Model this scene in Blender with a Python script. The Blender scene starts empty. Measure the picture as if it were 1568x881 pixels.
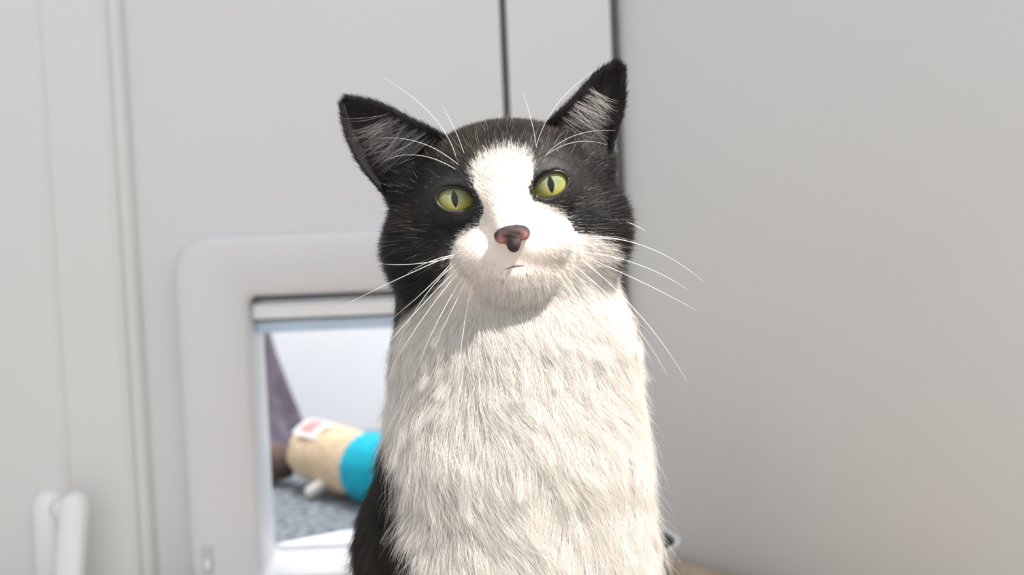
import bpy, math, time
import numpy as np
from mathutils import Matrix, Vector, kdtree
T0=time.time()
rng=np.random.default_rng(7)
scene=bpy.context.scene
try:
    scene.view_settings.view_transform='Standard'
    scene.view_settings.look='None'
except Exception as e: print(e)

# ------------------------------------------------------------------ frames
F=60/36*1568.0
DIST=0.83
S=DIST/F                       # metres per modelling unit
PT=math.radians(5.0); RL=math.radians(2.4)
fwd=np.array([0,math.cos(PT),-math.sin(PT)])
up0=np.array([0,math.sin(PT),math.cos(PT)]); rt0=np.array([1.0,0,0])
rt=math.cos(RL)*rt0-math.sin(RL)*up0
up=math.sin(RL)*rt0+math.cos(RL)*up0
C0=np.array([0,0,0.29])
M3=np.stack([rt,fwd,up],axis=1)          # local(x,depth,up)->world
def toW(p): return C0+S*(np.asarray(p,float)@M3.T)
def toL(w): return ((np.asarray(w,float)-C0)/S)@M3
def P(px,py,d=0.0):
    k=1+d/F
    return np.array([(px-784)*k,d,(440.5-py)*k])
TI=math.radians(8.6)
HO=P(770,295,0)
H3=np.array([[math.cos(TI),0,-math.sin(TI)],[0,1,0],[math.sin(TI),0,math.cos(TI)]])
def H(x,y,z): return HO+H3@np.array([x,y,z],float)
def toH(p): return (p-HO)@H3

# ------------------------------------------------------------------ materials
def newmat(name):
    m=bpy.data.materials.new(name); m.use_nodes=True
    return m,m.node_tree,m.node_tree.nodes['Principled BSDF']
def mat(name,col,rough=0.5,var=0.05,scale=20.0,bump=0.0,spec=0.5,coat=0.0):
    m,nt,b=newmat(name)
    b.inputs['Roughness'].default_value=rough
    b.inputs['Specular IOR Level'].default_value=spec
    b.inputs['Coat Weight'].default_value=coat
    tc=nt.nodes.new('ShaderNodeTexCoord'); n=nt.nodes.new('ShaderNodeTexNoise')
    n.inputs['Scale'].default_value=scale; n.inputs['Detail'].default_value=4
    nt.links.new(tc.outputs['Object'],n.inputs['Vector'])
    r=nt.nodes.new('ShaderNodeValToRGB')
    c=np.array(col)
    r.color_ramp.elements[0].position=0.3; r.color_ramp.elements[1].position=0.7
    r.color_ramp.elements[0].color=(*np.clip(c*(1-var),0,1),1)
    r.color_ramp.elements[1].color=(*np.clip(c*(1+var),0,1),1)
    nt.links.new(n.outputs['Fac'],r.inputs['Fac']); nt.links.new(r.outputs['Color'],b.inputs['Base Color'])
    if bump>0:
        bp=nt.nodes.new('ShaderNodeBump'); bp.inputs['Strength'].default_value=bump
        bp.inputs['Distance'].default_value=0.004
        nt.links.new(n.outputs['Fac'],bp.inputs['Height']); nt.links.new(bp.outputs['Normal'],b.inputs['Normal'])
    return m
def attrmat(name,attr,rough=0.6,spec=0.3,transl=0.0):
    m,nt,b=newmat(name)
    a=nt.nodes.new('ShaderNodeAttribute'); a.attribute_name=attr
    nt.links.new(a.outputs['Color'],b.inputs['Base Color'])
    b.inputs['Roughness'].default_value=rough; b.inputs['Specular IOR Level'].default_value=spec
    if transl>0:
        t=nt.nodes.new('ShaderNodeBsdfTranslucent'); nt.links.new(a.outputs['Color'],t.inputs['Color'])
        mx=nt.nodes.new('ShaderNodeMixShader'); mx.inputs[0].default_value=transl
        nt.links.new(b.outputs[0],mx.inputs[1]); nt.links.new(t.outputs[0],mx.inputs[2])
        nt.links.new(mx.outputs[0],nt.nodes['Material Output'].inputs['Surface'])
    return m

def link(o,parent=None):
    scene.collection.objects.link(o)
    if parent: o.parent=parent
    return o
def empty(name,loc=(0,0,0)):
    o=bpy.data.objects.new(name,None); o.empty_display_size=0.05
    return link(o)
def mesh_obj(name,verts,faces,m=None,parent=None,smooth=True):
    me=bpy.data.meshes.new(name); me.from_pydata([tuple(map(float,v)) for v in verts],[],[tuple(map(int,f)) for f in faces]); me.update()
    if smooth: me.polygons.foreach_set('use_smooth',[True]*len(me.polygons))
    if m: me.materials.append(m)
    return link(bpy.data.objects.new(name,me),parent)
def boxes(name,bl,m,parent=None,bev=0.0):
    V=[];Fc=[]
    for (x0,x1,y0,y1,z0,z1) in bl:
        b=len(V)
        V+=[(x0,y0,z0),(x1,y0,z0),(x1,y1,z0),(x0,y1,z0),(x0,y0,z1),(x1,y0,z1),(x1,y1,z1),(x0,y1,z1)]
        Fc+=[(b,b+3,b+2,b+1),(b+4,b+5,b+6,b+7),(b,b+1,b+5,b+4),(b+1,b+2,b+6,b+5),(b+2,b+3,b+7,b+6),(b+3,b,b+4,b+7)]
    o=mesh_obj(name,V,Fc,m,parent,smooth=False)
    if bev>0:
        md=o.modifiers.new('bevel','BEVEL'); md.width=bev; md.segments=3
    return o
def tube(name,pts,rad,m,parent=None,res=10):
    pts=np.asarray(pts,float); n=len(pts); rad=np.broadcast_to(rad,(n,))
    V=[];Fc=[]
    tg=np.gradient(pts,axis=0); ref=np.array([0.13,0.9,0.31])
    for i in range(n):
        t=tg[i]/np.linalg.norm(tg[i]); a=np.cross(t,ref); a/=np.linalg.norm(a); b=np.cross(t,a)
        for j in range(res):
            th=2*math.pi*j/res; V.append(pts[i]+rad[i]*(math.cos(th)*a+math.sin(th)*b))
    for i in range(n-1):
        for j in range(res):
            Fc.append((i*res+j,i*res+(j+1)%res,(i+1)*res+(j+1)%res,(i+1)*res+j))
    Fc.append(tuple(range(res))[::-1]); Fc.append(tuple((n-1)*res+j for j in range(res)))
    return mesh_obj(name,V,Fc,m,parent)

# ------------------------------------------------------------------ SDF tools
def ell(p,c,r):
    r=np.asarray(r,np.float32); q=p-np.asarray(c,np.float32)
    a=q/r; k0=np.sqrt((a*a).sum(1)); b=a/r; k1=np.sqrt((b*b).sum(1))
    return k0*(k0-1)/(k1+1e-6)
def cone(p,a,b,ra,rb):
    a=np.asarray(a,np.float32); b=np.asarray(b,np.float32); ba=b-a
    h=np.clip(((p-a)@ba)/(ba@ba),0,1)
    d=p-a-h[:,None]*ba
    return np.sqrt((d*d).sum(1))-(ra+(rb-ra)*h)
def smin(a,b,k):
    h=np.clip(0.5+0.5*(b-a)/k,0,1)
    return b*(1-h)+a*h-k*h*(1-h)
def surfnet(xs,ys,zs,V):
    I=V<0
    c=np.zeros(tuple(s-1 for s in V.shape),np.int8)
    for dx in (0,1):
        for dy in (0,1):
            for dz in (0,1):
                c+=I[dx:dx+c.shape[0],dy:dy+c.shape[1],dz:dz+c.shape[2]]
    i,j,k=np.nonzero((c>0)&(c<8))
    ids=-np.ones(c.shape,np.int32); ids[i,j,k]=np.arange(len(i))
    acc=np.zeros((len(i),3)); cnt=np.zeros(len(i))
    cs=[(a,b,d) for a in (0,1) for b in (0,1) for d in (0,1)]
    for a in range(8):
        for b in range(a+1,8):
            A=cs[a];B=cs[b]
            if sum(abs(A[t]-B[t]) for t in range(3))!=1: continue
            va=V[i+A[0],j+A[1],k+A[2]]; vb=V[i+B[0],j+B[1],k+B[2]]
            m=(va<0)!=(vb<0)
            t=np.where(m,va/(va-vb+1e-20),0)
            pa=np.stack([xs[i+A[0]],ys[j+A[1]],zs[k+A[2]]],1); pb=np.stack([xs[i+B[0]],ys[j+B[1]],zs[k+B[2]]],1)
            acc+=np.where(m[:,None],pa+(pb-pa)*t[:,None],0); cnt+=m
    vt=acc/cnt[:,None]
    Fs=[]
    def add(e0,e1,quad):
        pos=e0&~e1; neg=~e0&e1
        for msk,rev in ((pos,False),(neg,True)):
            a,b,d=np.nonzero(msk)
            q=[quad(a,b,d,n) for n in range(4)]
            f=np.stack(q,1)
            if rev: f=f[:,::-1]
            Fs.append(f[(f>=0).all(1)])
    e0=I[:-1,1:-1,1:-1];e1=I[1:,1:-1,1:-1]
    add(e0,e1,lambda a,b,d,n:ids[a,b+[0,1,1,0][n],d+[0,0,1,1][n]])
    e0=I[1:-1,:-1,1:-1];e1=I[1:-1,1:,1:-1]
    add(e0,e1,lambda a,b,d,n:ids[a+[0,0,1,1][n],b,d+[0,1,1,0][n]])
    e0=I[1:-1,1:-1,:-1];e1=I[1:-1,1:-1,1:]
    add(e0,e1,lambda a,b,d,n:ids[a+[0,1,1,0][n],b+[0,0,1,1][n],d])
    return vt,np.concatenate(Fs)
def evalf(f,p):
    out=np.empty(len(p),np.float32)
    for s in range(0,len(p),250000): out[s:s+250000]=f(p[s:s+250000].astype(np.float32))
    return out
def grad(f,p,e=1.5):
    g=np.stack([evalf(f,p+np.eye(3)[a]*e)-evalf(f,p-np.eye(3)[a]*e) for a in range(3)],1).astype(float)
    return g/(np.linalg.norm(g,axis=1,keepdims=True)+1e-9)
def grid_mesh(f,xs,ys,zs,newton=2):
    X,Y,Z=np.meshgrid(xs,ys,zs,indexing='ij')
    V=evalf(f,np.stack([X.ravel(),Y.ravel(),Z.ravel()],1)).reshape(X.shape)
    v,fc=surfnet(xs,ys,zs,V)
    for _ in range(newton):
        g=grad(f,v); d=evalf(f,v); v=v-g*np.clip(d,-3,3)[:,None]*0.8
    return v,fc

# ------------------------------------------------------------------ CAT
EYX=73.8; EYY=14.0; ER=38.0
EA,EB=28.5,20.0
def pv(*a): return P(*a)
def w(x,y,z): return np.array([x,y,z])/S
W0=C0/S
def cat_sdf(p):
    q=((p-HO.astype(np.float32))@H3.astype(np.float32))
    d=ell(q,(0,95,10),(150,140,108))
    for s in (-1,1):
        d=smin(d,ell(q,(s*102-4,98,-66),(89,95,100)),25)
        d=smin(d,ell(q,(s*128,108,36),(54,50,58)),22)
        d=smin(d,ell(q,(s*40,-16,-90),(49,46,34)),26)
        d=smin(d,ell(q,(s*EYX,EYY,0),(45,45,45)),14)
        d=smin(d,cone(q,(s*35,-2,40),(s*95,22,36),19,15),16)
    d=smin(d,cone(q,(0,10,30),(3,-60,-62),44,26),18)
    d=smin(d,ell(q,(4,0,-85),(77,56,60)),24)
    d=smin(d,ell(q,(4,-10,-132),(62,44,34)),18)
    d=smin(d,ell(q,(-4,75,-105),(135,100,80)),20)
    # neck, chest, trunk
    c1=cone(p,pv(768,360,182),pv(788,540,174),165,185)
    c1=smin(c1,cone(p,pv(788,540,174),pv(790,700,170),185,193),10)
    c1=smin(c1,cone(p,pv(790,700,170),pv(797,905,182),193,204),10)
    d=smin(d,c1,30)
    d=smin(d,ell(p,pv(764,835,310),(230,320,230)),40)
    W=p@M3.T.astype(np.float32)+W0.astype(np.float32)
    d=smin(d,ell(W,w(0.0,0.20,0.10),w(.07,.115,.095)),40)
    for s in (-1,1):
        x=.002+s*.033
        d=smin(d,ell(W,w(s*.052,.20,.072),w(.038,.085,.07)),20)       # thigh
        d=smin(d,cone(W,w(s*.062,.23,.03),w(s*.066,.10,.02),w(.024,0,0)[0],w(.018,0,0)[0]),15)
        d=smin(d,ell(W,w(s*.066,.075,.017),w(.021,.045,.017)),10)      # hind paw
        d=smin(d,cone(W,w(x,.055,.115),w(x,.022,.070),w(.03,0,0)[0],w(.021,0,0)[0]),30)  # upper foreleg
        d=smin(d,cone(W,w(x,.022,.070),w(x,.012,.025),w(.020,0,0)[0],w(.017,0,0)[0]),15)
        d=smin(d,ell(W,w(x,-.004,.017),w(.021,.030,.017)),12)
        for t in (-1.5,-.5,.5,1.5):
            d=smin(d,ell(W,w(x+t*.0095,-.026+abs(t)*.004,.0115),w(.0062,.011,.0115)),3)
            d=smin(d,ell(W,w(s*.066+t*.0095,.036+abs(t)*.004,.0115),w(.0062,.011,.0115)),3)
    tl=[(0,.29,.06),(-.04,.33,.03),(-.10,.32,.02),(-.14,.26,.019),(-.15,.19,.018),(-.135,.13,.016)]
    tr=[.024,.021,.018,.017,.016,.012]
    for a in range(5):
        d=smin(d,cone(W,w(*tl[a]),w(*tl[a+1]),tr[a]/S,tr[a+1]/S),10)
    # eye openings
    for s in (-1,1):
        ex=(q[:,0]-s*EYX); ez=q[:,2]
        ca,sa=math.cos(.24),math.sin(.24)*s
        a=ex*ca+ez*sa; b=-ex*sa+ez*ca
        e=(np.sqrt((a/EA)**2+(b/EB)**2)-1)*EB
        cut=np.maximum(e,q[:,1]-20)
        d=np.maximum(d,-cut)
    return d
def rng_steps(*segs):
    out=[]
    for a,b,s in segs: out+=list(np.arange(a,b,s))
    return np.array(out,float)
xs=rng_steps((-580,-220,12),(-220,215,3.7),(215,420,12))
ys=rng_steps((-125,110,4.0),(110,1200,13))
zs=rng_steps((-1010,-170,12),(-170,290,3.7))
verts,faces=grid_mesh(cat_sdf,xs,ys,zs)
print('cat mesh',len(verts),len(faces),time.time()-T0)
vn=grad(cat_sdf,verts)

# coat pattern --------------------------------------------------
white_poly=[(741,239),(775,231),(809,239),(817,253),(814,280),(819,306),(860,319),(873,337),(880,356),(915,366),(934,388),(930,410),(960,430),
 (1000,500),(1040,600),(1040,700),(1010,780),(985,810),(990,881),(1010,1500),(600,1500),(652,900),(648,840),(636,770),(624,700),(606,640),(594,600),(606,560),(614,520),(614,494),(648,464),
 (686,418),(695,380),(706,354),(731,342),(738,315),(728,288),(724,260)]
WP=np.array([(x-784,440.5-y) for x,y in white_poly],float)
def inpoly(x,z,poly):
    r=np.zeros(len(x),bool); n=len(poly); j=n-1
    for i in range(n):
        xi,zi=poly[i]; xj,zj=poly[j]
        c=((zi>z)!=(zj>z))&(x<(xj-xi)*(z-zi)/(zj-zi+1e-12)+xi)
        r^=c; j=i
    return r
_nk=rng.normal(size=(24,3)); _np=rng.uniform(0,6.28,(24,)); 
def noise(p,scale,seed=0):
    k=np.roll(_nk,seed*3,axis=0)[:8]; ph=np.roll(_np,seed*5)[:8]
    return np.sin((p/scale)@k.T+ph).sum(1)/3.0
def is_white(p,jit=0.0):
    x=p[:,0]/(1+p[:,1]/F)+noise(p,22,1)*3; z=p[:,2]/(1+p[:,1]/F)+noise(p,22,2)*3
    if jit>0:
        x=x+rng.normal(0,jit,len(x)); z=z+rng.normal(0,jit,len(x))
    r=inpoly(x,z,WP)
    W=p@M3.T+W0
    depth_ok=p[:,1]<np.where(z>-60,150,np.where(W[:,2]*S<.05,420,215))
    return r&depth_ok
def eye_d(q):
    e=np.full(len(q),1e3)
    for s in (-1,1):
        ex=(q[:,0]-s*EYX); ez=q[:,2]; ca,sa=math.cos(.24),math.sin(.24)*s
        a=ex*ca+ez*sa; b=-ex*sa+ez*ca
        d=(np.sqrt((a/EA)**2+(b/EB)**2)-1)*24
        d=np.where(q[:,1]<60,d,1e3)
        e=np.minimum(e,d)
    return e
WHT=np.array([.86,.83,.795]); BLK=np.array([.016,.0155,.017])
qv=toH(verts)
vc=np.where(is_white(verts)[:,None],WHT*np.array([.88,.80,.75]),BLK)
ed=eye_d(qv); vc[(ed<6)]=[.012,.010,.010]
cat=empty('cat')
skin=attrmat('cat_skin','hcol',0.6,0.3)
me=bpy.data.meshes.new('body'); me.from_pydata(toW(verts).tolist(),[],faces.tolist()); me.update()
me.polygons.foreach_set('use_smooth',[True]*len(me.polygons))
ca=me.attributes.new('hcol','FLOAT_COLOR','POINT'); ca.data.foreach_set('color',np.c_[vc,np.ones(len(vc))].astype(np.float32).ravel())
me.materials.append(skin); body=link(bpy.data.objects.new('body',me),cat)

# hair builder ---------------------------------------------------
furmat=attrmat('cat_fur','hcol',0.40,0.45,0.32)
whiskmat=attrmat('whisker','hcol',0.3,0.5,0.3)
def hair_obj(name,pts,col,rad,m,tipw=0.15):
    N,n,_=pts.shape
    cu=bpy.data.hair_curves.new(name); cu.add_curves([n]*N)
    cu.attributes['position'].data.foreach_set('vector',toW(pts.reshape(-1,3)).astype(np.float32).ravel())
    t=np.linspace(0,1,n)
    r=(rad[:,None] if np.ndim(rad) else np.full((N,1),rad))*(1-(1-tipw)*t[None]**1.5)*S
    ra=cu.attributes.get('radius') or cu.attributes.new('radius','FLOAT','POINT')
    ra.data.foreach_set('value',r.astype(np.float32).ravel())
    if col.ndim==2: col=np.repeat(col[:,None,:],n,axis=1)
    a=cu.attributes.new('hcol','FLOAT_COLOR','POINT')
    a.data.foreach_set('color',np.concatenate([col,np.ones((N,n,1))],2).astype(np.float32).ravel())
    cu.materials.append(m)
    return link(bpy.data.objects.new(name,cu),cat)
def norm(v): return v/(np.linalg.norm(v,axis=-1,keepdims=True)+1e-9)
def sstep(a,b,x):
    t=np.clip((x-a)/(b-a),0,1); return t*t*(3-2*t)
tri=np.concatenate([faces[:,[0,1,2]],faces[:,[0,2,3]]])
A=verts[tri]; area=0.5*np.linalg.norm(np.cross(A[:,1]-A[:,0],A[:,2]-A[:,0]),axis=1)
cen=A.mean(1); cn=norm(vn[tri].sum(1)); ch=toH(cen)
front=cn[:,1]<0.45
rho=np.full(len(tri),0.04)
rho[(cen[:,2]>-560)&front&(cen[:,1]<340)]=0.56
headm=(ch[:,2]>-185)&(cen[:,1]<260)
rho[headm&front]=0.50
rho[headm&(ch[:,1]<-10)&(np.abs(ch[:,0])<90)]=0.9
rho[eye_d(ch)<1.5]=0
nosed=np.abs(ch-np.array([4,-88,-72])); rho[(nosed[:,0]<26)&(nosed[:,1]<20)&(nosed[:,2]<15)]=0
def sample(rho,n=None):
    p=rho*area; n=n or int(p.sum()); idx=rng.choice(len(p),n,p=p/p.sum())
    a=rng.random(n);b=rng.random(n); f=a+b>1; a[f]=1-a[f]; b[f]=1-b[f]
    T=tri[idx]; c=1-a-b
    pos=verts[T[:,0]]*c[:,None]+verts[T[:,1]]*a[:,None]+verts[T[:,2]]*b[:,None]
    nn=norm(vn[T[:,0]]*c[:,None]+vn[T[:,1]]*a[:,None]+vn[T[:,2]]*b[:,None])
    return pos,nn
def params(pos,nn):
    q=toH(pos); hz=q[:,2]
    wh=sstep(-190,-135,hz+.25*np.maximum(np.abs(q[:,0])-110,0))*(pos[:,1]<400)
    nose=np.array([3,-85,-72.]); dn=np.linalg.norm(q-nose,axis=1)
    hd=norm((q-np.array([2,-125,-55.])))@H3.T
    L_h=np.clip(4.5+.13*(dn-15),4.5,26)
    cheek=sstep(110,170,np.abs(q[:,0]))*sstep(60,-60,hz)
    L_h=L_h+16*cheek
    ed=eye_d(q); L_h=np.minimum(L_h,3.5+.42*np.maximum(ed,0))
    # body
    W=pos@M3.T*S+C0
    zz=W[:,2]
    chest=sstep(.03,.12,zz)*sstep(280,170,pos[:,1])
    L_b=16+(32+24*sstep(-60,-260,pos[:,2]))*chest+14*sstep(.08,.15,zz)*(1-chest)
    L_b=np.where(zz<.04,8,L_b)
    x0=pos[:,0]-12
    dwn=np.stack([x0/260.0,np.full(len(x0),.0),-np.ones(len(x0))],1)
    dwn[:,0]+=noise(pos,44,6)*.7*chest; dwn[:,2]+=noise(pos,60,7)*.28*chest; dwn[:,1]+=noise(pos,50,2)*.2*chest
    mid=np.exp(-((pos[:,2]+250)/150)**2)*np.exp(-((x0)/75)**2)*chest
    dwn[:,0]-=np.tanh(x0/20)*mid*.7
    bk=sstep(150,260,pos[:,1])*(1-chest); dwn[:,1]+=bk*1.2
    bd=norm(dwn)
    d=norm(hd*wh[:,None]+bd*(1-wh[:,None]))
    L=L_h*wh+L_b*(1-wh)
    lift=(.2+.14*cheek)*wh+.62*(1-wh)*chest+.25*(1-wh)*(1-chest)
    lift=np.where(dn<60,.16,lift)
    tg=norm(d-(d*nn).sum(1,keepdims=True)*nn)
    return tg,L,lift,wh,chest,q
def grow(pos,nn,n,jit=.10,lo=.7,hi=1.15,lm=None):
    tg,L,lift,wh,chest,q=params(pos,nn)
    N=len(pos)
    tg=norm(tg+rng.normal(0,1,(N,3))*(jit+.14*(1-wh))[:,None])
    L=L*rng.uniform(lo,hi,N)
    if lm is not None: L=L*lm
    lift=lift*rng.uniform(.5,1.4,N)
    pts=np.empty((N,n,3)); pts[:,0]=pos-nn*1.0
    bend=rng.normal(0,.12+.1*(jit>.15),(N,3))
    for i in range(1,n):
        t=i/(n-1)
        dr=tg+nn*(lift*1.6*(1-1.25*t))[:,None]+bend*t
        dr[:,2]-=.35*t*(1-wh)
        pts[:,i]=pts[:,i-1]+norm(dr)*(L/(n-1))[:,None]
    return pts,wh,chest,q,L
def clump(pts,cpos,cnn,amount,n):
    g=grow(cpos,cnn,n,.16,.75,1.35)[0]
    kd=kdtree.KDTree(len(cpos))
    for i,c in enumerate(cpos): kd.insert(c,i)
    kd.balance()
    idx=np.array([kd.find(c)[1] for c in pts[:,0].tolist()])
    t=np.linspace(0,1,n)
    k=amount[:,None]*(t[None]**1.2)
    G=g[idx]
    return pts*(1-k[...,None])+G*k[...,None],idx
pos,nn=sample(rho)
print('hairs',len(pos),time.time()-T0)
n=7
N=len(pos)
salt=rng.random(N)<.012
stray=rng.random(N)<.08
pts,wh,chest,q,L=grow(pos,nn,n,lm=np.where(salt,1.5,np.where(stray,1.15,1.0)))
cp,cnn=sample(np.where(headm,.022,.0060)*(rho>.01))
amt=.28*wh+(.56*chest+.5*(1-chest))*(1-wh)
amt=np.where(L<9,0.05,amt)*rng.uniform(.25,1.35,N)*np.where(salt|stray,.2,1)
pts,cid=clump(pts,cp,cnn,np.clip(amt,0,.9),n)
wt=is_white(pos,4.0)
v=rng.uniform(.9,1.05,(N,1))
ctint=rng.uniform(.95,1.04,len(cp))[cid][:,None]
colw=np.clip(WHT*v*ctint,0,.96)
brown_sheen=(sstep(.2,.9,noise(pos,40,5))*.8+rng.random(N)*.3)[:,None]  # sunlit brown sheen of the black fur, put into the strand colour
colb=BLK*(1-brown_sheen*.6)+np.array([.06,.045,.033])*brown_sheen*.6
colb=colb*rng.uniform(.6,1.8,(N,1))
colb=np.where((salt&(wh>.5))[:,None],np.array([.42,.40,.39])*rng.uniform(.4,1.3,(N,1)),colb)
col=np.where(wt[:,None],colw,colb)
g=np.exp(-((q[:,2]+124+.12*np.abs(q[:,0]-4))/12)**2)*np.exp(-((q[:,0]-4)/34)**2)*(q[:,1]<15)
col=col*(1-g[:,None]*.64)+np.array([.27,.20,.195])*g[:,None]*.64
rad=np.where(wh>.5,.20,.185)
rad=np.where(L<10,.17,rad)
hair_obj('fur',pts,col,rad,furmat)
print('fur',time.time()-T0)

# surface finder in head frame
def surf(x,z,extra=0.0):
    yy=np.arange(-120,160,1.0)
    p=np.array([H(x,y,z) for y in yy])
    d=evalf(cat_sdf,p); i=np.argmax(d<0)
    return H(x,yy[i]-extra,z)

# eyes -----------------------------------------------------------
def eye_material():
    m,nt,b=newmat('cat_eye'); L=nt.links; N_=nt.nodes
    tc=N_.new('ShaderNodeTexCoord'); sp=N_.new('ShaderNodeSeparateXYZ'); L.new(tc.outputs['Object'],sp.inputs[0])
    def M(op,a,b2=None):
        n=N_.new('ShaderNodeMath'); n.operation=op
        for i,vv in enumerate((a,b2)):
            if vv is None: continue
            if isinstance(vv,(int,float)): n.inputs[i].default_value=vv
            else: L.new(vv,n.inputs[i])
        return n.outputs[0]
    x=sp.outputs[0]; z=sp.outputs[2]
    r=M('SQRT',M('ADD',M('MULTIPLY',x,x),M('MULTIPLY',z,z)))
    px=M('DIVIDE',x,5.2); pz=M('DIVIDE',z,14.0)
    pr=M('ADD',M('ABSOLUTE',px),M('MULTIPLY',pz,pz))
    rn=N_.new('ShaderNodeTexNoise'); rn.inputs['Scale'].default_value=.35; rn.inputs['Detail'].default_value=5
    L.new(tc.outputs['Object'],rn.inputs['Vector'])
    rr=M('ADD',M('DIVIDE',r,34.0),M('MULTIPLY',M('SUBTRACT',rn.outputs['Fac'],.5),.25))
    rp=N_.new('ShaderNodeValToRGB'); e=rp.color_ramp.elements
    e[0].position=.12; e[0].color=(.25,.28,.12,1)
    e[1].position=.95; e[1].color=(.05,.05,.025,1)
    for ps,c in ((.35,(.185,.215,.115,1)),(.62,(.25,.26,.095,1)),(.82,(.36,.32,.05,1))):
        k=e.new(ps); k.color=c
    L.new(rr,rp.inputs[0])
    mp=N_.new('ShaderNodeMapRange'); mp.inputs[1].default_value=-20; mp.inputs[2].default_value=2
    mp.inputs[3].default_value=.75; mp.inputs[4].default_value=0; L.new(z,mp.inputs[0])
    mx=N_.new('ShaderNodeMix'); mx.data_type='RGBA'; L.new(mp.outputs[0],mx.inputs[0]); L.new(rp.outputs[0],mx.inputs[6]); mx.inputs[7].default_value=(.52,.45,.06,1)
    st=N_.new('ShaderNodeMapRange'); st.inputs[1].default_value=.9; st.inputs[2].default_value=1.1; L.new(pr,st.inputs[0])
    m2=N_.new('ShaderNodeMix'); m2.data_type='RGBA'; L.new(st.outputs[0],m2.inputs[0]); m2.inputs[6].default_value=(.003,.003,.003,1); L.new(mx.outputs[2],m2.inputs[7])
    L.new(m2.outputs[2],b.inputs['Base Color'])
    b.inputs['Roughness'].default_value=.4; b.inputs['Specular IOR Level'].default_value=.1
    b.inputs['Coat Weight'].default_value=.6; b.inputs['Coat Roughness'].default_value=.02
    return m
em=eye_material()
HW=M3@H3
rim=mat('eyelid_skin',(.012,.010,.011),.4,.1,200)
for s,nm in ((-1,'eye_left'),(1,'eye_right')):
    import bmesh
    bm=bmesh.new(); bmesh.ops.create_uvsphere(bm,u_segments=48,v_segments=32,radius=ER)
    me=bpy.data.meshes.new(nm); bm.to_mesh(me); bm.free()
    me.polygons.foreach_set('use_smooth',[True]*len(me.polygons)); me.materials.append(em)
    o=link(bpy.data.objects.new(nm,me),cat)
    mw=Matrix.Identity(4); 
    for a in range(3):
        for b_ in range(3): mw[a][b_]=HW[a,b_]*S
    c=toW(H(s*EYX,EYY,0))
    for a in range(3): mw[a][3]=c[a]
    o.matrix_world=mw
    ring=[]
    ca_,sa_=math.cos(.24),math.sin(.24)*s
    for th in np.linspace(0,2*math.pi,49):
        a=EA*math.cos(th); b_=EB*math.sin(th)
        if b_>0: b_*=.93
        inn=-s
        if math.cos(th)*inn>0.8: a+=inn*(math.cos(th)*inn-.8)*34; b_-= (math.cos(th)*inn-.8)*18
        ex=a*ca_-b_*sa_; ez=a*sa_+b_*ca_
        rr=min(ex*ex+ez*ez,40**2)
        y=EYY-math.sqrt(max(42.5**2-rr,30))
        ring.append(toW(H(s*EYX+ex,y,ez)))
    tube('eyelid_'+('left' if s<0 else 'right'),ring,2.7*S,rim,cat)

# nose -----------------------------------------------------------
def nose_sdf(p):
    q=p
    d=ell(q,(4,-80,-66),(26,17,12))
    d=smin(d,ell(q,(4,-82,-79),(11,13,16)),7)
    for s in (-1,1):
        d=smin(d,ell(q,(4+s*18,-78,-70),(8,13,9)),5)
        d=np.maximum(d,-cone(q,(4+s*13,-97,-77),(4+s*25,-92,-70),3.8,2.2))
    d=np.maximum(d,-cone(q,(4,-99,-78),(4,-97,-97),1.6,1.6))
    return d+.5*noise(p,2.2,1)*.5
g1=np.arange(-32,42,1.0); g2=np.arange(-104,-58,1.0); g3=np.arange(-102,-48,1.0)
nv,nf=grid_mesh(nose_sdf,g1,g2,g3,1)
nc=np.tile(np.array([.034,.026,.027]),(len(nv),1))*(1+.5*noise(nv,3,2))[:,None].clip(.4,2)
for s in (-1,1):
    dd=np.linalg.norm((nv-np.array([4+s*18,-91,-75]))*[1,.7,1.1],axis=1)
    k=np.exp(-(dd/7.5)**2)[:,None]; nc=nc*(1-k)+np.array([.48,.22,.20])*k
me=bpy.data.meshes.new('nose'); me.from_pydata(toW(HO+nv@H3.T).tolist(),[],nf.tolist())
me.polygons.foreach_set('use_smooth',[True]*len(me.polygons))
a=me.attributes.new('hcol','FLOAT_COLOR','POINT'); a.data.foreach_set('color',np.c_[nc,np.ones(len(nc))].astype(np.float32).ravel())
me.materials.append(attrmat('nose_leather','hcol',.6,.2)); link(bpy.data.objects.new('nose',me),cat)
lipm=mat('lip_skin',(.21,.15,.145),.6,.1,300)
mp_=[surf(x,z,-.9) for x,z in ((-26,-120),(-18,-118),(-9,-116.5),(0,-115),(4,-114.5),(8,-115),(17,-116.5),(26,-118),(34,-120))]
tube('mouth',[toW(p) for p in mp_],np.array([.5,1.2,1.8,2.1,2.2,2.1,1.8,1.2,.5])*S,lipm,cat)

# ears -----------------------------------------------------------
def resample(pl,n):
    pl=np.asarray(pl,float)
    out=[]
    m=len(pl); ext=np.vstack([2*pl[0]-pl[1],pl,2*pl[-1]-pl[-2]])
    for u in np.linspace(0,m-1-1e-6,n):
        i=int(u); f=u-i; p0,p1,p2,p3=ext[i],ext[i+1],ext[i+2],ext[i+3]
        out.append(.5*((2*p1)+(-p0+p2)*f+(2*p0-5*p1+4*p2-p3)*f*f+(-p0+3*p1-3*p2+p3)*f**3))
    return np.array(out)
earI={'left':[(712,232,70),(672,205,44),(628,184,38),(580,161,50),(533,154,64)],
      'right':[(822,205,70),(848,182,44),(882,149,42),(914,115,52),(944,101,64)]}
earO={'left':[(614,322,120),(582,288,84),(551,248,66),(533,203,60),(529,161,64)],
      'right':[(918,285,120),(928,245,82),(941,202,64),(952,160,58),(950,108,64)]}
earskin=attrmat('ear_skin','hcol',.6,.25,.05)
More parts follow.
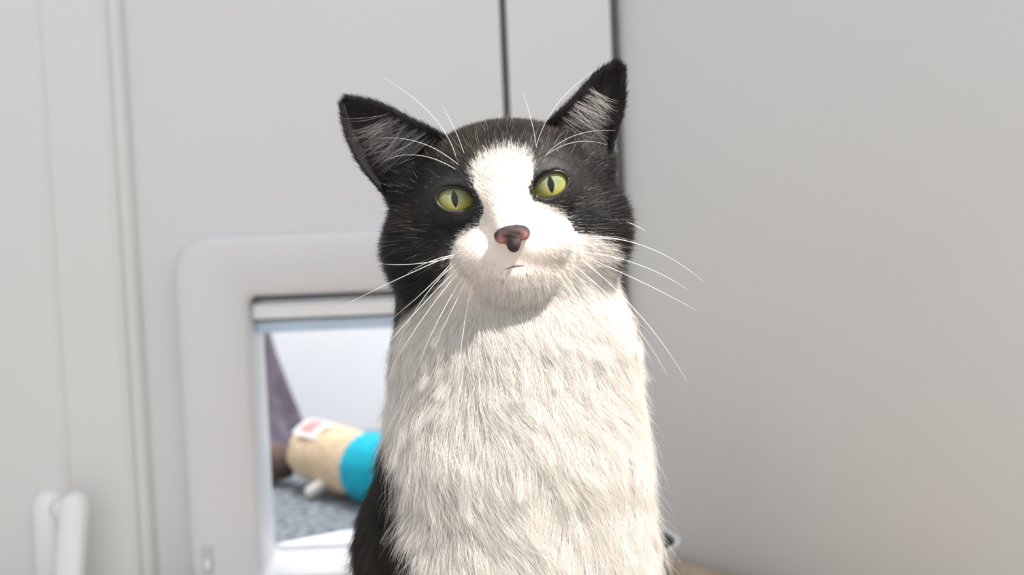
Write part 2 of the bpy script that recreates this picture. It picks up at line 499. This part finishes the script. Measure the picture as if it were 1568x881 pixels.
for side in ('left','right'):
    s=-1 if side=='left' else 1
    nvv,nuu=26,19
    I_=resample([P(*a) for a in earI[side]],nvv); O_=resample([P(*a) for a in earO[side]],nvv)
    vs=np.zeros((nvv,nuu,3))
    for a in range(nvv):
        vv=a/(nvv-1)
        for b in range(nuu):
            u=b/(nuu-1)
            p=I_[a]*(1-u)+O_[a]*u
            p=p.copy(); p[1]+=(1-(2*u-1)**2)**.8*(62*(1-vv)**.6+3)
            vs[a,b]=p
    V=vs.reshape(-1,3); Fc=[]
    for a in range(nvv-1):
        for b in range(nuu-1):
            i=a*nuu+b; Fc.append((i,i+1,i+nuu+1,i+nuu))
    du=np.gradient(vs,axis=1); dv=np.gradient(vs,axis=0); nrm=norm(np.cross(du,dv)); 
    flip=np.where(nrm[...,1:2]>0,-1,1); nin=nrm*flip
    back=vs-nin*4.0
    V2=np.concatenate([V,back.reshape(-1,3)]); off=len(V)
    F2=list(Fc)+[tuple(off+i for i in f[::-1]) for f in Fc]
    for a in range(nvv-1):
        for b in (0,nuu-1):
            i=a*nuu+b; F2.append((i,i+nuu,off+i+nuu,off+i))
    for b in range(nuu-1):
        for a in (0,nvv-1):
            i=a*nuu+b; F2.append((i,i+1,off+i+1,off+i))
    uu=np.tile(np.linspace(0,1,nuu),nvv); ww=np.repeat(np.linspace(0,1,nvv),nuu)
    inc=np.array([.075,.055,.057])*(1.0-.6*ww[:,None])*(.35+.7*np.sin(uu*3.14))[:,None]
    rimk=((uu<.09)|(uu>.90)|(ww>.94))
    inc[rimk]=BLK
    cc=np.concatenate([inc,np.tile(BLK,(off,1))])
    me=bpy.data.meshes.new('ear_'+side); me.from_pydata(toW(V2).tolist(),[],F2); me.update()
    me.polygons.foreach_set('use_smooth',[True]*len(me.polygons))
    at=me.attributes.new('hcol','FLOAT_COLOR','POINT'); at.data.foreach_set('color',np.c_[cc,np.ones(len(cc))].astype(np.float32).ravel())
    me.materials.append(earskin); link(bpy.data.objects.new('ear_'+side,me),cat)
    def on(uf,vf,arr):
        a=np.clip(vf*(nvv-1),0,nvv-1.001); b=np.clip(uf*(nuu-1),0,nuu-1.001)
        ia=a.astype(int); ib=b.astype(int); fa=(a-ia)[:,None]; fb=(b-ib)[:,None]
        return (arr[ia,ib]*(1-fa)*(1-fb)+arr[ia+1,ib]*fa*(1-fb)+arr[ia,ib+1]*(1-fa)*fb+arr[ia+1,ib+1]*fa*fb)
    PT_=[];CL=[];RD=[]
    def addh(uf,vf,arr,nsgn,dirf,Ln,lift,c,r):
        p=on(uf,vf,arr); nn_=norm(on(uf,vf,nin))*nsgn; d=norm(dirf(uf,vf,p)); m_=len(p)
        out=np.empty((m_,6,3)); out[:,0]=p
        d=norm(d+rng.normal(0,.13,(m_,3))); bd=rng.normal(0,.15,(m_,3))
        for i in range(1,6):
            t=i/5; out[:,i]=out[:,i-1]+norm(d+nn_*(lift*(1-t))+bd*t)*(Ln/5)[:,None]
        PT_.append(out); CL.append(c); RD.append(np.full(m_,r))
    tipdir=norm(vs[-1,nuu//2]-vs[2,nuu//2])
    m_=9000; uf=rng.random(m_); vf=rng.random(m_)**1.1
    addh(uf,vf,back,-1,lambda u,v_,p:np.tile(tipdir,(len(p),1)),rng.uniform(8,16,m_),.3,BLK*rng.uniform(.6,2.5,(m_,1)),.25)
    m_=6500; vf=rng.random(m_); uf=np.where(rng.random(m_)<.5,rng.random(m_)*.07,1-rng.random(m_)*.08)
    cI=(O_-I_); cW=np.linalg.norm(cI,axis=1)
    def rimdir(u,v_,p):
        o=norm(cI[np.clip((v_*(nvv-1)).astype(int),0,nvv-1)]); sg=np.where(u<.5,-1,1)[:,None]
        return tipdir*.9+o*sg*.3
    addh(uf,vf,vs,1,rimdir,rng.uniform(6,12,m_),.1,BLK*rng.uniform(.7,2.5,(m_,1)),.25)
    m_=3000; uf=rng.random(m_); vf=rng.random(m_)*.95
    addh(uf,vf,vs,1,lambda u,v_,p:np.tile(tipdir,(len(p),1)),rng.uniform(8,20,m_),.25,np.array([.055,.048,.048])*rng.uniform(.4,2.2,(m_,1)),.2)
    m_=560; vf=rng.uniform(.05,.66,m_); uf=rng.uniform(.04,.5,m_) 
    def tuft(u,v_,p):
        o=norm(cI[np.clip((v_*(nvv-1)).astype(int),0,nvv-1)])
        return o*1.0+tipdir*.2+rng.normal(0,.16,(len(p),3))
    Wd=cW[np.clip((vf*(nvv-1)).astype(int),0,nvv-1)]
    addh(uf,vf,vs,1,tuft,np.minimum(rng.uniform(.4,.95,m_)*Wd*(1-uf),88),.4,np.array([.60,.57,.56])*(rng.uniform(.12,1.2,(m_,1))),.19)
    m_=260; vf=rng.uniform(.0,.25,m_); uf=rng.uniform(.3,.9,m_)
    addh(uf,vf,vs,1,lambda u,v_,p:norm(cI[2])*.1+tipdir*.9,rng.uniform(25,50,m_),.4,np.array([.5,.48,.47])*rng.uniform(.2,1.2,(m_,1)),.19)
    m_=200; vf=rng.uniform(.96,1,m_); uf=rng.random(m_)
    addh(uf,vf,vs,1,lambda u,v_,p:np.tile(tipdir+H3@np.array([s*.4,0,0]),(len(p),1)),rng.uniform(5,14,m_),.0,BLK*rng.uniform(.7,2,(m_,1)),.2)
    hair_obj('ear_fur_'+side,np.concatenate(PT_),np.concatenate(CL),np.concatenate(RD),furmat)

# whiskers -------------------------------------------------------
wl=[((699,392),(640,410),(582,404)),((694,390),(610,425),(515,474)),((697,397),(655,445),(598,490)),((704,408),(640,470),(556,572)),
 ((712,420),(665,490),(632,582)),((706,412),(640,490),(596,570)),((724,432),(704,510),(703,602)),((716,424),(690,480),(660,540)),((700,402),(650,440),(612,520)),
 ((876,362),(990,355),(1078,432)),((880,384),(985,395),(1056,446)),((884,388),(985,430),(1067,476)),((872,402),(965,470),(1022,575)),
 ((858,412),(895,455),(914,524)),((866,406),(925,460),(950,522)),((890,398),(985,470),(1052,584)),((850,415),(880,450),(895,490)),
 ((700,246),(680,170),(583,117)),((706,256),(650,205),(580,212)),((702,262),(640,222),(588,246)),((712,240),(700,200),(676,160)),
 ((820,228),(840,150),(918,104)),((832,242),(870,195),(942,200)),((822,232),(818,190),(800,140)),((836,238),(880,205),(930,222)),
 ((955,338),(975,345),(990,355)),((700,390),(660,395),(625,418)),((880,366),(930,362),(975,372))]
WPs=[];
for a,b,c in wl:
    q0=toH(P(*a,0)[None])[0]; r0=surf(q0[0],q0[2]); d0=r0[1]
    fw=-28 if a[1]>330 else -18
    p0=P(*a,d0+2); p1=P(*b,d0+fw); p2=P(*c,d0+fw+25)
    t=np.linspace(0,1,18)[:,None]
    WPs.append((1-t)**2*p0+2*t*(1-t)*p1+t*t*p2)
WPs=np.array(WPs)
hair_obj('whiskers',WPs,np.tile([.95,.94,.92],(len(WPs),1)),np.array([.54 if a[0][1]>330 else .36 for a in wl]),whiskmat,.2)
print('cat done',time.time()-T0)

# ------------------------------------------------------------------ ROOM
FZ=-.03; CZ=-.01
wallm=mat('wall_paint',(.735,.735,.73),.45,.012,3)
wallw=mat('door_panel_paint',(.755,.755,.745),.4,.012,3)
plast=mat('white_plastic',(.73,.73,.745),.35,.01,10)
plastw=mat('bright_plastic',(.88,.89,.90),.35,.01,10)
gask=mat('rubber_gasket',(.10,.10,.11),.6,.1,50)
YB=.66
ox0,ox1,oz0,oz1=-.228,-.088,-.008,.236
boxes('wall_back',[(-.325,ox0-.004,YB,YB+.03,FZ,2.3),(ox1+.004,-.001,YB,YB+.03,FZ,2.3),(ox0-.004,ox1+.004,YB,YB+.03,oz1+.004,2.3),(ox0-.004,ox1+.004,YB,YB+.03,FZ,oz0-.003),
   (.005,.0945,YB,YB+.03,FZ,2.3)],wallm)
boxes('trim_1',[(-.001,.005,YB+.004,YB+.03,FZ,2.3)],gask)
boxes('trim_2',[(.0945,.1005,YB+.006,YB+.045,FZ,2.3)],gask)
def vwall(name,x0,y0,x1,y1,th,z0,z1,m):
    dx,dy=x1-x0,y1-y0; L_=math.hypot(dx,dy); nx,ny=-dy/L_*th,dx/L_*th
    V=[(x0,y0,z0),(x1,y1,z0),(x1+nx,y1+ny,z0),(x0+nx,y0+ny,z0)]; V+=[(a,b,z1) for a,b,_ in V]
    return mesh_obj(name,V,[(3,2,1,0),(4,5,6,7),(0,1,5,4),(1,2,6,5),(2,3,7,6),(3,0,4,7)],m,smooth=False)
wr=mat('wall_right_paint',(.735,.732,.73),.42,.012,2.5)
vwall('wall_right',.1005,.672,.1005+.54*1.7,.672-.84*1.7,.03,FZ,2.3,wr)
def profile_wall(name,prof,z0,z1,m):
    V=[(x,y,z0) for x,y in prof]+[(x,y,z1) for x,y in prof]; n_=len(prof)
    return mesh_obj(name,V,[(i,i+1,n_+i+1,n_+i) for i in range(n_-1)],m,smooth=False)
profile_wall('wall_left',[(-.325,.69),(-.325,.652),(-.328,.648),(-.334,.646),(-.336,.640),(-.342,.637),(-.388,.635),(-.391,.632),(-.396,.630),(-.462,.628),(-.464,.64)],FZ,2.3,wallw)
boxes('window_1',[(-.60,-.464,.64,.645,FZ,2.3)],mat('frosted_window',(.75,.82,.9),.2,.02,5))
vwall('wall_left_side',-1.05,-.9,-.60,.64,.03,FZ,2.3,wallw)

# cat flap
def rr(x0,x1,z0,z1,r,n_=10):
    o=[]
    for cx,cz,a0 in ((x1-r,z1-r,0),(x0+r,z1-r,90),(x0+r,z0+r,180),(x1-r,z0+r,270)):
        for i in range(n_+1):
            a=math.radians(a0+90*i/n_); o.append((cx+r*math.cos(a),cz+r*math.sin(a)))
    return np.array(o)
flap=empty('cat_flap')
ro=rr(-.291,-.030,FZ+.001,.289,.034); ri=rr(ox0,ox1,oz0,oz1,.008)
prof=[(0,YB),(0,YB-.020),(.03,YB-.024),(.10,YB-.026),(.18,YB-.0265),(.88,YB-.0265),(.96,YB-.024),(1,YB-.019),(1,YB+.06)]
V=[];Fc=[];n_=len(ro)
for a,y in prof:
    r_=ro*(1-a)+ri*a; V+=[(x,y,z) for x,z in r_]
for k in range(len(prof)-1):
    for i in range(n_):
        j=(i+1)%n_; Fc.append((k*n_+i,k*n_+j,(k+1)*n_+j,(k+1)*n_+i))
mesh_obj('frame',V,Fc,plast,flap)
boxes('painted_shadow_strips',[(ox0+.001,ox1-.001,YB-.002,YB+.04,.2285,.2355),(ox0+.001,ox1-.001,YB+.004,YB+.03,.2115,.2145)],mat('painted_shadow_grey',(.20,.21,.23),.5),flap)  # upper strip paints the shadow under the top lip; lower is a dark line
boxes('hinge_bar',[(ox0+.001,ox1-.001,YB-.010,YB+.004,.2145,.2275)],plastw,flap,.002)
boxes('flap_edge',[(ox0+.001,ox1-.001,YB+.006,YB+.012,.2005,.2115)],mat('pale_blue_plastic',(.60,.74,.90),.2),flap,.002)
boxes('latch_slot',[(-.279,-.270,YB-.0285,YB-.025,-.005,.020)],mat('slot_grey',(.6,.6,.6),.5),flap,.001)
boxes('latch_button',[(-.277,-.272,YB-.031,YB-.027,.000,.008)],plastw,flap,.001)
mesh_obj('threshold_ramp',[(-.227,.7205,-.002),(-.227,.7205,CZ),(-.227,.724,CZ),(-.227,.724,-.002),(-.05,.7205,-.002),(-.05,.7205,CZ),(-.05,.85,CZ),(-.05,.85,-.002)],
  [(0,3,7,4),(1,5,6,2),(0,4,5,1),(3,2,6,7),(4,7,6,5),(0,1,2,3)],mat('ramp_white',(.85,.85,.86),.4,.06,60),None,False)

# handle
hd=empty('door_handle')
def capsule_plate(name,cx,cz,w_,h_,y0,y1,ang,m,par):
    pts2=rr(-w_/2,w_/2,-h_/2,h_/2,w_/2*.98,8); ca_,sa_=math.cos(ang),math.sin(ang)
    V=[];n2=len(pts2); pf=[(1,y1),(1,y0+(y1-y0)*.35),(.88,y0+(y1-y0)*.1),(.6,y0)]
    for k,y in pf:
        for a,b in pts2:
            a2=a*k; b2=b-(1-k)*w_/2*np.sign(b)
            V.append((cx+a2*ca_-b2*sa_,y,cz+a2*sa_+b2*ca_))
    Fc=[]
    for k in range(len(pf)-1):
        for i in range(n2):
            j=(i+1)%n2; Fc.append((k*n2+i,k*n2+j,(k+1)*n2+j,(k+1)*n2+i))
    Fc.append(tuple((len(pf)-1)*n2+i for i in range(n2)))
    return mesh_obj(name,V,Fc,m,par)
capsule_plate('backplate',-.407,.026,.027,.100,.613,.632,0,plastw,hd)
capsule_plate('lever',-.382,.030,.023,.100,.583,.600,-.13,plastw,hd)
tube('spindle',[(-.382,.594,.062),(-.390,.606,.062),(-.403,.628,.062)],.009,plastw,hd,16)

# floors
boxes('floor',[(-1.6,1.6,-1.6,.69,FZ-.03,FZ)],mat('floor_grey',(.45,.43,.41),.6,.10,12))
mp2=[(-.19,-.22),(-.19,.50),(-.16,.54),(.02,.60),(.10,.628),(.118,.628),(.160,.563),(.205,.490),(.30,.34),(.30,-.22)]
mo=mesh_obj('pet_mat',[(x,y,FZ) for x,y in mp2]+[(x,y,0) for x,y in mp2],[tuple(range(len(mp2)))[::-1],tuple(range(len(mp2),2*len(mp2)))]+[(i,(i+1)%len(mp2),len(mp2)+(i+1)%len(mp2),len(mp2)+i) for i in range(len(mp2))],
   mat('mat_beige',(.48,.38,.29),.8,.15,60,.3),None,False)
md=mo.modifiers.new('bevel','BEVEL'); md.width=.006; md.segments=3
carpet=mat('carpet_grey',(.17,.185,.205),.95,.75,110,1.0)
boxes('carpet',[(-1.6,1.0,.691,1.38,CZ-.03,CZ)],carpet)
boxes('wall_back_far',[(-1.6,1.0,1.38,1.42,CZ-.03,2.3)],mat('far_wall_white',(.84,.84,.85),.6,.01,3))

# blanket
V=[];Fc=[];nz,na=22,60
for i in range(nz):
    t=i/(nz-1)
    for j in range(na):
        a=2*math.pi*j/na
        r=(.048+.046*(1-t)**1.3)*(1+.08*math.sin(5*a+3*t)+.04*math.sin(11*a+7*t))
        if i==nz-1: r*=.75
        V.append((-.345+r*math.cos(a),1.20+r*math.sin(a)*.7,CZ+.001+.185*t))
for i in range(nz-1):
    for j in range(na): Fc.append((i*na+j,i*na+(j+1)%na,(i+1)*na+(j+1)%na,(i+1)*na+j))
Fc.append(tuple((nz-1)*na+j for j in range(na)))
mesh_obj('blanket',V,Fc,mat('blanket_mauve',(.16,.13,.17),.9,.3,60,.5))

# plush toy
toy=empty('plush_toy')
def lathe(name,a,b,prof,m,par,res=40,rib=0):
    a=np.array(a,float);b=np.array(b,float);ax=b-a;L_=np.linalg.norm(ax);t_=ax/L_
    u_=np.cross(t_,[0,0,1]);u_/=np.linalg.norm(u_);w_=np.cross(t_,u_)
    V=[];Fc=[]
    for s_,r in prof:
        for j in range(res):
            th=2*math.pi*j/res; r2=r*(1+(.05 if rib and j%2 else 0))*(1+(.05*math.sin(3*th+9*s_)+.03*math.sin(7*th-13*s_) if not rib else 0))
            V.append(a+ax*s_+r2*(math.cos(th)*u_+math.sin(th)*w_))
    for i in range(len(prof)-1):
        for j in range(res): Fc.append((i*res+j,i*res+(j+1)%res,(i+1)*res+(j+1)%res,(i+1)*res+j))
    return mesh_obj(name,V,Fc,m,par)
tan=mat('plush_tan',(.62,.46,.30),.95,.15,90,.8); teal=mat('knit_turquoise',(.0,.36,.48),.9,.15,120,.5)
brn=mat('plush_brown',(.12,.08,.065),.95,.3,90,.6); rd=mat('label_red',(.62,.24,.25),.7); wf=mat('label_white',(.72,.68,.62),.8)
a=(-.232,1.030,.0295); b=(-.132,.895,.027)
lathe('body',a,b,[(-.10,.001),(-.08,.014),(0,.026),(.15,.0335),(.3,.0345),(.45,.036),(.65,.034),(.80,.030)],tan,toy)
lathe('cuff',a,b,[(.74,.0335),(.76,.0360),(.86,.0355),(.98,.0335),(1.03,.029),(1.05,.020),(1.055,.001)],teal,toy,48,1)
lathe('head',(-.316,1.045,.014),(-.246,1.040,.016),[(0,.001),(.05,.012),(.3,.020),(.6,.022),(.9,.018),(1.0,.001)],brn,toy)
lathe('paw',(-.226,.945,-.003),(-.196,.955,.014),[(0,.001),(.1,.006),(.4,.0065),(.9,.008),(1,.001)],wf,toy,16)
def patch(name,s0,s1,t0,t1,rad_,m):
    A_=np.array(a);B_=np.array(b);ax=B_-A_;t_=ax/np.linalg.norm(ax);u_=np.cross(t_,[0,0,1]);u_/=np.linalg.norm(u_);w_=np.cross(u_,t_)
    V=[];Fc=[];k=9
    for i in range(k):
        for j in range(k):
            s_=s0+(s1-s0)*i/(k-1); th=t0+(t1-t0)*j/(k-1)
            V.append(A_+ax*s_+rad_*(math.sin(th)*u_+math.cos(th)*w_))
    for i in range(k-1):
        for j in range(k-1): Fc.append((i*k+j,i*k+j+1,(i+1)*k+j+1,(i+1)*k+j))
    return mesh_obj(name,V,Fc,m,toy)
patch('label',.10,.38,.05,.85,.0378,wf); patch('label_print',.15,.31,.15,.7,.0384,rd)

# bowl
def lathe_z(name,cx,cy,prof,m,par=None,res=48):
    V=[];Fc=[]
    for r,z in prof:
        for j in range(res):
            th=2*math.pi*j/res; V.append((cx+r*math.cos(th),cy+r*math.sin(th),z))
    for i in range(len(prof)-1):
        for j in range(res): Fc.append((i*res+j,i*res+(j+1)%res,(i+1)*res+(j+1)%res,(i+1)*res+j))
    return mesh_obj(name,V,Fc,m,par)
bowl=empty('food_bowl')
lathe_z('bowl_shell',.066,.49,[(.001,.0),(.045,.0),(.047,.003),(.052,.028),(.056,.042),(.058,.044),(.056,.045),(.053,.043)],plastw,bowl)
lathe_z('bowl_liner',.066,.49,[(.054,.044),(.050,.038),(.044,.014),(.001,.010)],mat('bowl_dark',(.05,.06,.06),.3),bowl)

# ------------------------------------------------------------------ LIGHT
wd=bpy.data.worlds.new('world'); scene.world=wd; wd.use_nodes=True
bg=wd.node_tree.nodes['Background']; bg.inputs[0].default_value=(.965,.98,1.0,1); bg.inputs[1].default_value=1.32
def lamp(name,typ,loc,target,energy,col,**kw):
    l=bpy.data.lights.new(name,typ); l.energy=energy; l.color=col
    for k,v_ in kw.items(): setattr(l,k,v_)
    o=bpy.data.objects.new(name,l); o.location=loc
    o.rotation_euler=(Vector(target)-Vector(loc)).to_track_quat('-Z','Y').to_euler(); return link(o)
lamp('sunlight_spot','SPOT',(.62,-.50,1.45),(0.0,.03,.22),225,(1,.94,.85),spot_size=math.radians(26),spot_blend=.35,shadow_soft_size=.012)
lamp('far_room_fill','AREA',(-.15,1.05,1.3),(-.15,1.1,0),18,(.95,.98,1),size=.6)  # added fill light that brightens the far room, not a fixture there

cam=bpy.data.cameras.new('camera'); cam.lens=60; cam.sensor_width=36; cam.clip_start=.01
co=link(bpy.data.objects.new('camera',cam))
mw=Matrix.Identity(4); cpos=C0-DIST*fwd
for a in range(3):
    mw[a][0]=rt[a]; mw[a][1]=up[a]; mw[a][2]=-fwd[a]; mw[a][3]=cpos[a]
co.matrix_world=mw
cam.dof.use_dof=True; cam.dof.focus_distance=DIST-.01; cam.dof.aperture_fstop=9
scene.camera=co
print('done',time.time()-T0)
